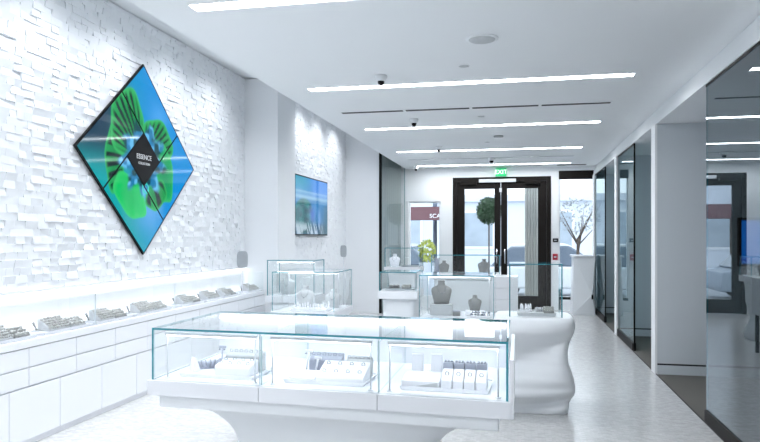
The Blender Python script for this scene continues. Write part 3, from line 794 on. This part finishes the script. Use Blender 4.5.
# ------------------------------------------------------------------ sculpted pedestal case
px_, py_ = .148, 6.0
ped = thing('pedestal_case', 'wavy sculpted white pedestal with a glass case right of the front counter', 'display pedestal', (px_, py_, 0))
prof = [(0, .283), (.012, .29), (.05, .298), (.085, .302), (.12, .325), (.16, .345), (.20, .352), (.25, .345), (.305, .332), (.36, .314), (.42, .292), (.48, .286), (.53, .290), (.58, .302), (.64, .326), (.69, .342), (.74, .348), (.785, .343), (.805, .332), (.815, .315)]
def pr(z):
    for (a, ra), (b, rb) in zip(prof, prof[1:]):
        if a <= z <= b: t_ = (z-a)/(b-a); return ra+(rb-ra)*t_
    return prof[-1][1]
rings = []
NZ = 64
for k in range(NZ+1):
    z = .815*k/NZ; r = pr(z); ring = []
    for j in range(72):
        q = 2*math.pi*j/72; e = .36
        x = math.copysign(abs(math.cos(q))**e, math.cos(q)); y = math.copysign(abs(math.sin(q))**e, math.sin(q))
        edge = min(1, max(0, (.8-z)/.1))*min(1, z/.08)
        fold = .095*(abs(math.sin(z*6.5-.95*x+.5*y+.35))-.62)*edge + .012*math.sin(z*46-.5*x)*edge*min(1, max(0, (.34-z)/.12))
        sx = r-.008 if math.cos(q) > 0 else r*.6+.14
        ring.append(Vector((x*(sx+fold*.05)-.01, y*(r*.9-.01+fold), z)))
    rings.append(ring)
MB().loft(rings, 'corian').build('sculpted_body', ped)
gx, gy, z0, z1 = .222, .2, .815, 1.272
g = MB().pane(-gx, gx, -gy, -gy+.010, z0, z1-.008, 'glass', 'glass_edge').build('front_pane', ped)
MB().pane(-gx, gx, gy-.010, gy, z0, z1-.008, 'glass', 'glass_edge').build('back_pane', ped)
MB().pane(-gx, -gx+.010, -gy+.010, gy-.010, z0, z1-.008, 'glass', 'glass_edge').build('side_pane', ped)
MB().pane(gx-.010, gx, -gy+.010, gy-.010, z0, z1-.008, 'glass', 'glass_edge').build('side_pane', ped)
MB().pane(-gx, gx, -gy, gy, z1-.008, z1, 'glass', 'glass_edge').build('top_pane', ped)
t = tray(.33, .22, 'display_tray', 'pale tray of jewellery inside the glass case of the wavy pedestal', (px_+.01, py_-.02, .816), 0, None, 'palegrey', .022)
for k, (dx, dy) in enumerate([(-.13, .04), (-.09, .03), (-.05, .04), (-.12, -.03), (-.07, -.03)]):
    ring_cone('white ring cone, %s in the %s row on the wavy pedestal tray' % (ORD[k % 3], 'back' if k < 3 else 'front'), (px_+.01+dx, py_-.02+dy, .838), 1.0, 'whitepad', 'ring cones on the wavy pedestal tray')
roll('grey bracelet roll on the wavy pedestal tray', (px_+.05, py_+.02, .838), R(20), .10, .018, 'palegrey', None, 3)
wedge_pad(.09, .08, .05, .015, 'charm_cushion', 'small grey charm cushion at the right of the wavy pedestal tray', 'jewellery cushion', (px_+.115, py_-.08, .838), 0, 'linen', (3, 5))

# ------------------------------------------------------------------ further display cases
def case(name, label, x0, x1, y0, y1, zb, zt_, grp=None, body='corian', led=True, wavy=False, edge='glass_edge', plinth=.1):
    t = thing(name, label, 'display case', ((x0+x1)/2, (y0+y1)/2, 0), 0, grp)
    hx, hy = (x1-x0)/2, (y1-y0)/2; e = .009
    MB().box(-hx-.012, hx+.012, -hy-.012, hy+.012, zb-.09, zb, 'lacquer').build('deck', t, .003)
    rings = []
    for k in range(17):
        z = (zb-.09)*k/16; f = .90+.06*math.sin(z*7+x0*3)+.03*math.sin(z*15)
        rings.append([Vector((f*hx*math.copysign(abs(math.cos(q))**.3, math.cos(q)), f*hy*math.copysign(abs(math.sin(q))**.3, math.sin(q)), z)) for q in [2*math.pi*j/40 for j in range(40)]])
    MB().loft(rings, body).build('sculpted_body', t)
    MB().pane(-hx, hx, -hy, -hy+e, zb, zt_-e, 'glass', edge).build('front_pane', t)
    MB().pane(-hx, hx, hy-e, hy, zb, zt_-e, 'glass', edge).build('back_pane', t)
    MB().pane(-hx, -hx+e, -hy+e, hy-e, zb, zt_-e, 'glass', edge).build('side_pane', t)
    MB().pane(hx-e, hx, -hy+e, hy-e, zb, zt_-e, 'glass', edge).build('side_pane', t)
    MB().pane(-hx, hx, -hy, hy, zt_-e, zt_, 'glass', edge).build('top_pane', t)
    if led:
        b = MB().box(-hx+.05, hx-.05, -.012, .012, zt_-.035, zt_-.022, 'led_body').build('light_bar', t)
        MB().box(-hx+.06, hx-.06, -.009, .009, zt_-.038, zt_-.035, 'led').build('light_emitter', b)
        for x in (-hx+.06, hx-.06): MB().tube((x, 0, zb), (x, 0, zt_-.035), .004, 'led_body', 8).build('post', t)
    return t
# A: left pair
case('display_case', 'glass display case behind the left end of the front counter', -2.77, -2.03, 7.20, 8.02, .65, 1.10, 'glass display cases on the shop floor')
case('display_case', 'taller glass case against the pilaster behind the left case', -3.20, -2.56, 8.14, 8.60, .74, 1.20, 'glass display cases on the shop floor')
g = 'pale busts in the left case'
bust('pale grey bust at the left of the left glass case', (-2.55, 7.75, .651), 0, .95, 'palegrey', g)
bust('pale grey bust at the right of the left glass case', (-2.17, 7.66, .651), 0, .85, 'palegrey', g)
tray(.44, .24, 'display_tray', 'white tray crowded with ring cones in the left glass case', (-2.34, 7.36, .651), 0, None)
for k in range(14):
    ring_cone('white ring cone, %s in the %s row of the left glass case tray' % (ORD[k % 7].split()[0], 'front' if k < 7 else 'back'), (-2.34-.19+.063*(k % 7), 7.36+(-.06 if k < 7 else .05), .668), random.uniform(.8, 1.3), 'whitepad', 'ring cones in the left glass case')
bust('large pale bust inside the taller case against the pilaster', (-3.00, 8.37, .741), 0, .95, 'palegrey')
tray(.16, .2, 'display_tray', 'small pale tray in the taller case against the pilaster', (-2.76, 8.35, .741), 0, None, 'palegrey')
# B: middle case
bx0, by0 = -1.02, 7.0
case('display_case', 'glass display case with two grey busts behind the middle of the front counter', -1.02, -.24, 6.9, 7.55, .655, 1.10, 'glass display cases on the shop floor')
X_, Y_, _ = P(441.5, 300, 7.2)
bust('large grey necklace bust at the left of the middle glass case', (X_, Y_, .655+.12), R(8), .95, 'linen')
tag(MB().box(-.12, .12, -.07, .07, 0, .118, 'palegrey').build('riser', bevel=.004, loc=(X_, Y_, .656)), 'pale grey riser block under the large bust', 'riser')
X_, Y_, _ = P(474.8, 300, 7.15)
tag(MB().box(-.10, .10, -.06, .06, 0, .05, 'whitepad').build('riser', bevel=.004, loc=(X_, Y_, .656)), 'white riser block under the small bust', 'riser')
bust('small grey necklace bust at the right of the middle glass case', (X_, Y_, .707), 0, .62, 'linen')
X_, Y_, _ = P(456.5, 300, 7.1)
t = thing('charm_box', 'small dark grey charm box between the two busts', 'jewellery box', (X_, Y_, .656), 0)
MB().box(-.04, .04, -.03, .03, 0, .045, 'linen').build('body', t, .003); MB().box(-.042, .042, -.032, .032, .045, .056, 'bluegrey').build('lid', t, .003)
wedge_pad(.2, .12, .05, .01, 'white_wedge', 'low white wedge at the right front of the middle glass case', 'jewellery cushion', (P(480, 300, 6.97)[0], 7.0, .656), 0, 'whitepad', (2, 6), 'chrome')
# D: case with drawers left of B
t = case('display_case', 'glass display case on a white body left of the middle case', -1.56, -1.13, 7.45, 7.95, .88, 1.10, 'glass display cases on the shop floor', led=False)
tray(.34, .26, 'display_tray', 'thin grey tray in the case left of the two bust case', (-1.345, 7.68, .881), 0, None, 'mirror')
roll('small grey roll on the tray left of the two bust case', (-1.42, 7.64, .898), R(15), .12, .018, 'linen', None, 3)
wedge_pad(.10, .08, .04, .01, 'charm_cushion', 'small grey cushion on the tray left of the two bust case', 'jewellery cushion', (-1.28, 7.62, .898), 0, 'linen', (2, 4))
# C: rear case
xa, ya_ = P(431, 272, 10.4)[:2]; xb = P(500, 272, 10.4)[0]
case('display_case', 'rear glass case with small busts in front of the street doors', xa, xb, 10.35, 10.85, .93, 1.22, 'glass display cases on the shop floor', led=False)
for px2, s, lab, mm in [(444, .85, 'grey bust at the left of the rear glass case', 'linen'), (484, 1.0, 'grey bust at the right of the rear glass case', 'linen')]:
    X_ = ony(px2, 10.55); bust(lab, (X_, 10.55, .931), 0, s*.85, mm, 'busts in the rear glass case')
t = thing('ring_tower', 'slim dark cylinder stand at the left end of the rear glass case', 'jewellery stand', (ony(433, 10.6)+.068, 10.6, .931))
MB().lathe([(.001, 0), (.035, 0), (.035, .22), (.001, .22)], (0, 0, 0), 'bluegrey').build('cylinder', t); MB().lathe([(.001, .22), (.04, .22), (.04, .232), (.001, .232)], (0, 0, 0), 'palegrey').build('cap', t)
# E: rear left table display
xa = P(384, 265, 11)[0]; xb = P(420, 265, 11)[0]
case('display_case', 'rear glass case in the far left near the curtain screen', xa, xb, 10.85, 11.3, 1.0, 1.32, 'glass display cases on the shop floor', led=False)
bust('white bust in the far left rear glass case', (xa+.13, 11.05, 1.001), 0, .8, 'whitepad')
tray(.3, .2, 'display_tray', 'grey edged tray in the far left rear glass case', (xb-.185, 11.05, 1.001), 0, None, 'mirror')
# F: low drawer unit behind B
xa = P(492, 276, 9.0)[0]; xb = P(518, 276, 9.0)[0]
t = thing('drawer_unit', 'white three drawer cabinet behind the glass case of the wavy pedestal', 'cabinet', ((xa+xb)/2, 9.2, 0))
hx = (xb-xa)/2
MB().box(-hx, hx, -.2, .25, .5, .97, 'lacquer').build('body', t, .004)
for k in range(3): MB().box(-hx+.01, hx-.01, -.215, -.2, .51+k*.155, .655+k*.155, 'lacquer').build('drawer_front', t, .003)
for sx in (-1, 1):
    for sy in (-.16, .2): MB().box(sx*(hx-.05)-.02, sx*(hx-.05)+.02, sy-.02, sy+.02, 0, .5, 'black').build('leg', t)
# second vanity mirror, on the rear left case
vanity('small grey rounded vanity mirror on top of the taller case', (P(343.5, 256, 9.6)[0], P(343.5, 256, 9.6)[1], 0), R(10), .09, .17, 1.21)

# reception bench at the street window: faceted white desk
xa = ony(571, 13.6); xb = ony(595, 13.4)
desk = thing('faceted_desk', 'white faceted desk with a diagonal crease at the right street window', 'desk', (xa, 13.25, 0))
L = XR-.03-xa; hz = ony(580, 13.3, 257)[1]
mb = MB()
mb.v = [(0, 0, 0), (L, 0, 0), (L, .55, 0), (0, .55, 0), (0.03, .02, hz), (L, .0, hz), (L, .55, hz), (0.03, .55, hz), (L*.85, -.07, hz*.35)]
for f in [(0, 1, 8), (0, 8, 4), (4, 8, 5), (1, 5, 8), (1, 2, 6, 5), (2, 3, 7, 6), (3, 0, 4, 7), (0, 3, 2, 1)]: mb.face(list(f), 'corian')
mb.build('body', desk)
MB().box(-.01, L, -.03, .56, hz, hz+.035, 'lacquer').build('desk_top', desk, .004)
MB().box(L*.82, L*.9, -.08, -.055, hz*.28, hz*.36, 'black').build('lock', desk)

# ------------------------------------------------------------------ cove wash lights over the tile wall, plus added fill heads for the aisle
for i, y in enumerate([1.6, 2.6, 3.6, 4.6, 5.6, 6.6, 7.6, 9.9, 10.8, 11.8]):
    x_ = -3.05 if y < 9 else -2.8
    t = thing('cove_spotlight', 'white spotlight in the ceiling cove above the tile wall, %s from the front' % ['first', 'second', 'third', 'fourth', 'fifth', 'sixth', 'seventh', 'eighth', 'ninth', 'last'][i], 'spotlight', (x_, y, 3.72), 0, 'spotlights in the ceiling cove')
    MB().lathe([(.001, 0), (.04, 0), (.04, -.09), (.03, -.09), (.03, -.03), (.001, -.03)], (0, 0, 0), 'paint').build('housing', t)
    ld = bpy.data.lights.new('spot_beam', 'SPOT'); ld.energy = WASH; ld.spot_size = R(125); ld.spot_blend = 1.0; ld.shadow_soft_size = .05; ld.color = (.93, .96, 1)
    lo = bpy.data.objects.new('spot_beam', ld); COL.objects.link(lo); lo.parent = t; lo.location = (0, 0, -.10)
    lo.rotation_euler = (0, R(20), 0)
    if y < 8:  # added second head, unseen, brightens the left floor and the ledge front
        MB().lathe([(.001, 0), (.04, 0), (.04, -.09), (.03, -.09), (.03, -.03), (.001, -.03)], (.32, 0, 0), 'paint').build('housing', t)
        l2 = ld.copy(); l2.energy = AISLE_FILL; l2.spot_size = R(80); l2.spot_blend = .8
        lo = bpy.data.objects.new('spot_beam', l2); COL.objects.link(lo); lo.parent = t; lo.location = (.32, 0, -.10); lo.rotation_euler = (0, R(-8), 0)

# ------------------------------------------------------------------ street outside
def out(name, mb, label, cat, **k): return tag(mb.build(name, **k), label, cat)
o = struct('ground_pavement', MB().box(-14, 20, YB+.2, 17.6, -.15, -.02, 'pavement'))
o = struct('ground_street', MB().box(-20, 40, 17.6, 27, -.25, -.14, 'asphalt'))
o = struct('ground_far_pavement', MB().box(-20, 40, 27, 30, -.2, -.02, 'pavement'))
def car(label, x, y, rz, paint, L=4.4):
    t = thing('car', label, 'car', (x, y, -.14), rz, 'parked cars outside')
    body = [(-L/2, .35), (-L/2+.05, .75), (-L/2+.5, .85), (L*.22, .86), (L/2-.15, .72), (L/2, .55), (L/2, .3), (-L/2, .25)]
    MB().extr(body, -.85, .85, paint, 'y').build('body', t, .05)
    MB().extr([(-L/2+.35, .84), (-L/2+.9, 1.38), (L*.05, 1.42), (L*.25, .85)], -.72, .72, 'cargl', 'y').build('cabin_glass', t, .05)
    MB().extr([(-L/2+.85, 1.36), (-L/2+.95, 1.45), (L*.03, 1.46), (L*.08, 1.38)], -.7, .7, paint, 'y').build('roof', t, .03)
    for sx in (-L*.31, L*.31):
        for sy in (-.8, .62): MB().tube((sx, sy, .32), (sx, sy+.2, .32), .32, 'tyre', 20).build('wheel', t)
    for sy in (-.6, .6): MB().box(L/2-.02, L/2+.01, sy-.15, sy+.15, .55, .68, 'led_body').build('headlight', t)
car('white car parked outside seen through the left door pane', 1.1, 18.9, 0, 'carwhite')
car('white car parked outside seen through the right door pane and window', 6.0, 18.9, 0, 'carwhite')
car('pale blue car parked outside the left street window', -4.2, 18.9, R(180), 'carblue')
# buildings across
def bldg(label, x0, x1, hgt, cols, rows, y=30, m_='stucco'):
    t = thing('building', label, 'building', ((x0+x1)/2, y, -.02), 0, 'buildings across the street')
    hx = (x1-x0)/2
    MB().box(-hx, hx, 0, 6, 0, hgt, m_).build('wall', t)
    for i in range(cols):
        for j in range(rows):
            cx_ = -hx+(i+.5)*2*hx/cols; z = 1.0+j*3.2
            f = MB().box(cx_-.9, cx_+.9, -.06, 0, z, z+1.7, 'paint').build('window', t)
            MB().box(cx_-.8, cx_+.8, -.08, -.06, z+.1, z+1.6, 'window_blue').build('pane', f)
    MB().box(-hx-.1, hx+.1, -.2, 0, hgt-.3, hgt, m_).build('cornice', t)
    return t
bldg('pale blue grey building across the street behind the right door and window', 3.4, 16, 5.2, 4, 1)
bldg('low pale building across the street behind the left door pane', -3.6, 3.2, 3.4, 2, 1)
b = bldg('building across the street with a maroon awning', -12, -3.8, 5.0, 3, 1)
y_ = 23.8
t = thing('awning', 'maroon shop awning with white letters across the street', 'awning', (0, 0, 0))
xa, za = ony(402, y_, 220); xb, zb = ony(441, y_, 206)
MB().extr([(y_, za), (y_+.7, za), (y_+.7, zb), (y_+.5, zb)], xa, xb, 'maroon', 'x').build('canvas', t)
for x in (xa+.05, xb-.05): MB().tube((x, y_+.65, -.14), (x, y_+.65, za), .03, 'bark').build('post', t)
text('SCA', 'lettering', t, .22, 'paint', (ony(434.5, y_-.05), y_+.10, ony(434, y_, 216.0)[1]), (R(72), 0, 0))
# topiary ball tree in front of the door
def foliage(rad, n, seed, leafsz, m_, sz=1):
    rnd = random.Random(seed); mb = MB()
    for _ in range(n):
        v = Vector((rnd.gauss(0, 1), rnd.gauss(0, 1), rnd.gauss(0, 1))).normalized()*rad*rnd.uniform(.75, 1.03); v.z *= sz
        a = Vector((rnd.gauss(0, 1), rnd.gauss(0, 1), rnd.gauss(0, 1))).normalized(); b = a.cross(v).normalized(); s = leafsz*rnd.uniform(.6, 1.2)
        o = len(mb.v); mb.v += [tuple(v-a*s), tuple(v+b*s*.5), tuple(v+a*s), tuple(v-b*s*.5)]; mb.face([o, o+1, o+2, o+3], m_)
    return mb
X_, Y_, Z_ = P(489, 211, 15.8)
t = thing('topiary_tree', 'round clipped green tree outside the left door pane', 'tree', (X_, Y_, -.02))
f = foliage(.30, 1600, 4, .045, 'leaf', 1.08); f.ball((0, 0, 0), .25, 'leaf', 16, 10)
o = f.build('foliage', t); o.location.z = Z_+.02
MB().tube((0, 0, .4), (0, 0, Z_), .018, 'bark').build('trunk', t)
MB().lathe([(.001, 0), (.18, 0), (.25, .45), (.22, .45), (.001, .40)], (0, 0, 0), 'stucco').build('pot', t)
for px2, lab in [(391, 'yellow green flowering bush outside behind the rear left case'), (427, 'yellow green flowering bush outside the left street window')]:
    X_, Y_, Z_ = P(px2, 250, 16)
    t = thing('flower_bush', lab, 'plant', (X_, Y_, -.02), 0, 'yellow green bushes outside')
    o = foliage(.22, 400, 5, .05, 'yellow', 1.3).build('foliage', t); o.location.z = Z_
    MB().lathe([(.001, 0), (.16, 0), (.2, .9), (.001, .9)], (0, 0, 0), 'stucco').build('planter', t)
# fluted stone column outside the right door leaf
xa, xb = ony(525, 15.0), ony(538.5, 15.0)
t = thing('stone_column', 'fluted beige stone column outside the right door pane', 'column', ((xa+xb)/2, 15.1, -.02))
mb = MB(); n = 5; ww = (xb-xa)/n
mb.box(-(xb-xa)/2, (xb-xa)/2, .04, .4, .15, 3.4, 'stone_beige')
for k in range(n): mb.tube((-(xb-xa)/2+(k+.5)*ww, .04, .15), (-(xb-xa)/2+(k+.5)*ww, .04, 3.4), ww*.42, 'stone_beige')
mb.build('shaft', t); MB().box(-(xb-xa)/2-.03, (xb-xa)/2+.03, -.05, .45, 0, .15, 'stone_beige').build('base', t)
# bare street tree outside right window
rnd = random.Random(11); t = thing('street_tree', 'small pale flowering street tree outside the right window', 'tree', (ony(577, 17.2), 17.2, -.02))
mb = MB(); mb.tube((0, 0, 0), (.03, 0, 1.5), .05, 'bark', 8, .035)
for k in range(9):
    a = rnd.uniform(0, 6.28); mb.tube((.03, 0, rnd.uniform(1.1, 1.5)), (.5*math.cos(a), .4*math.sin(a), rnd.uniform(1.8, 2.4)), .02, 'bark', 6, .006)
mb.build('trunk', t)
M['blossom'] = mat('grey_blossom', (.45, .48, .50), .8, noise=.5, nscale=30)
o = foliage(.5, 260, 9, .05, 'blossom', .9).build('foliage', t); o.location.z = 2.05
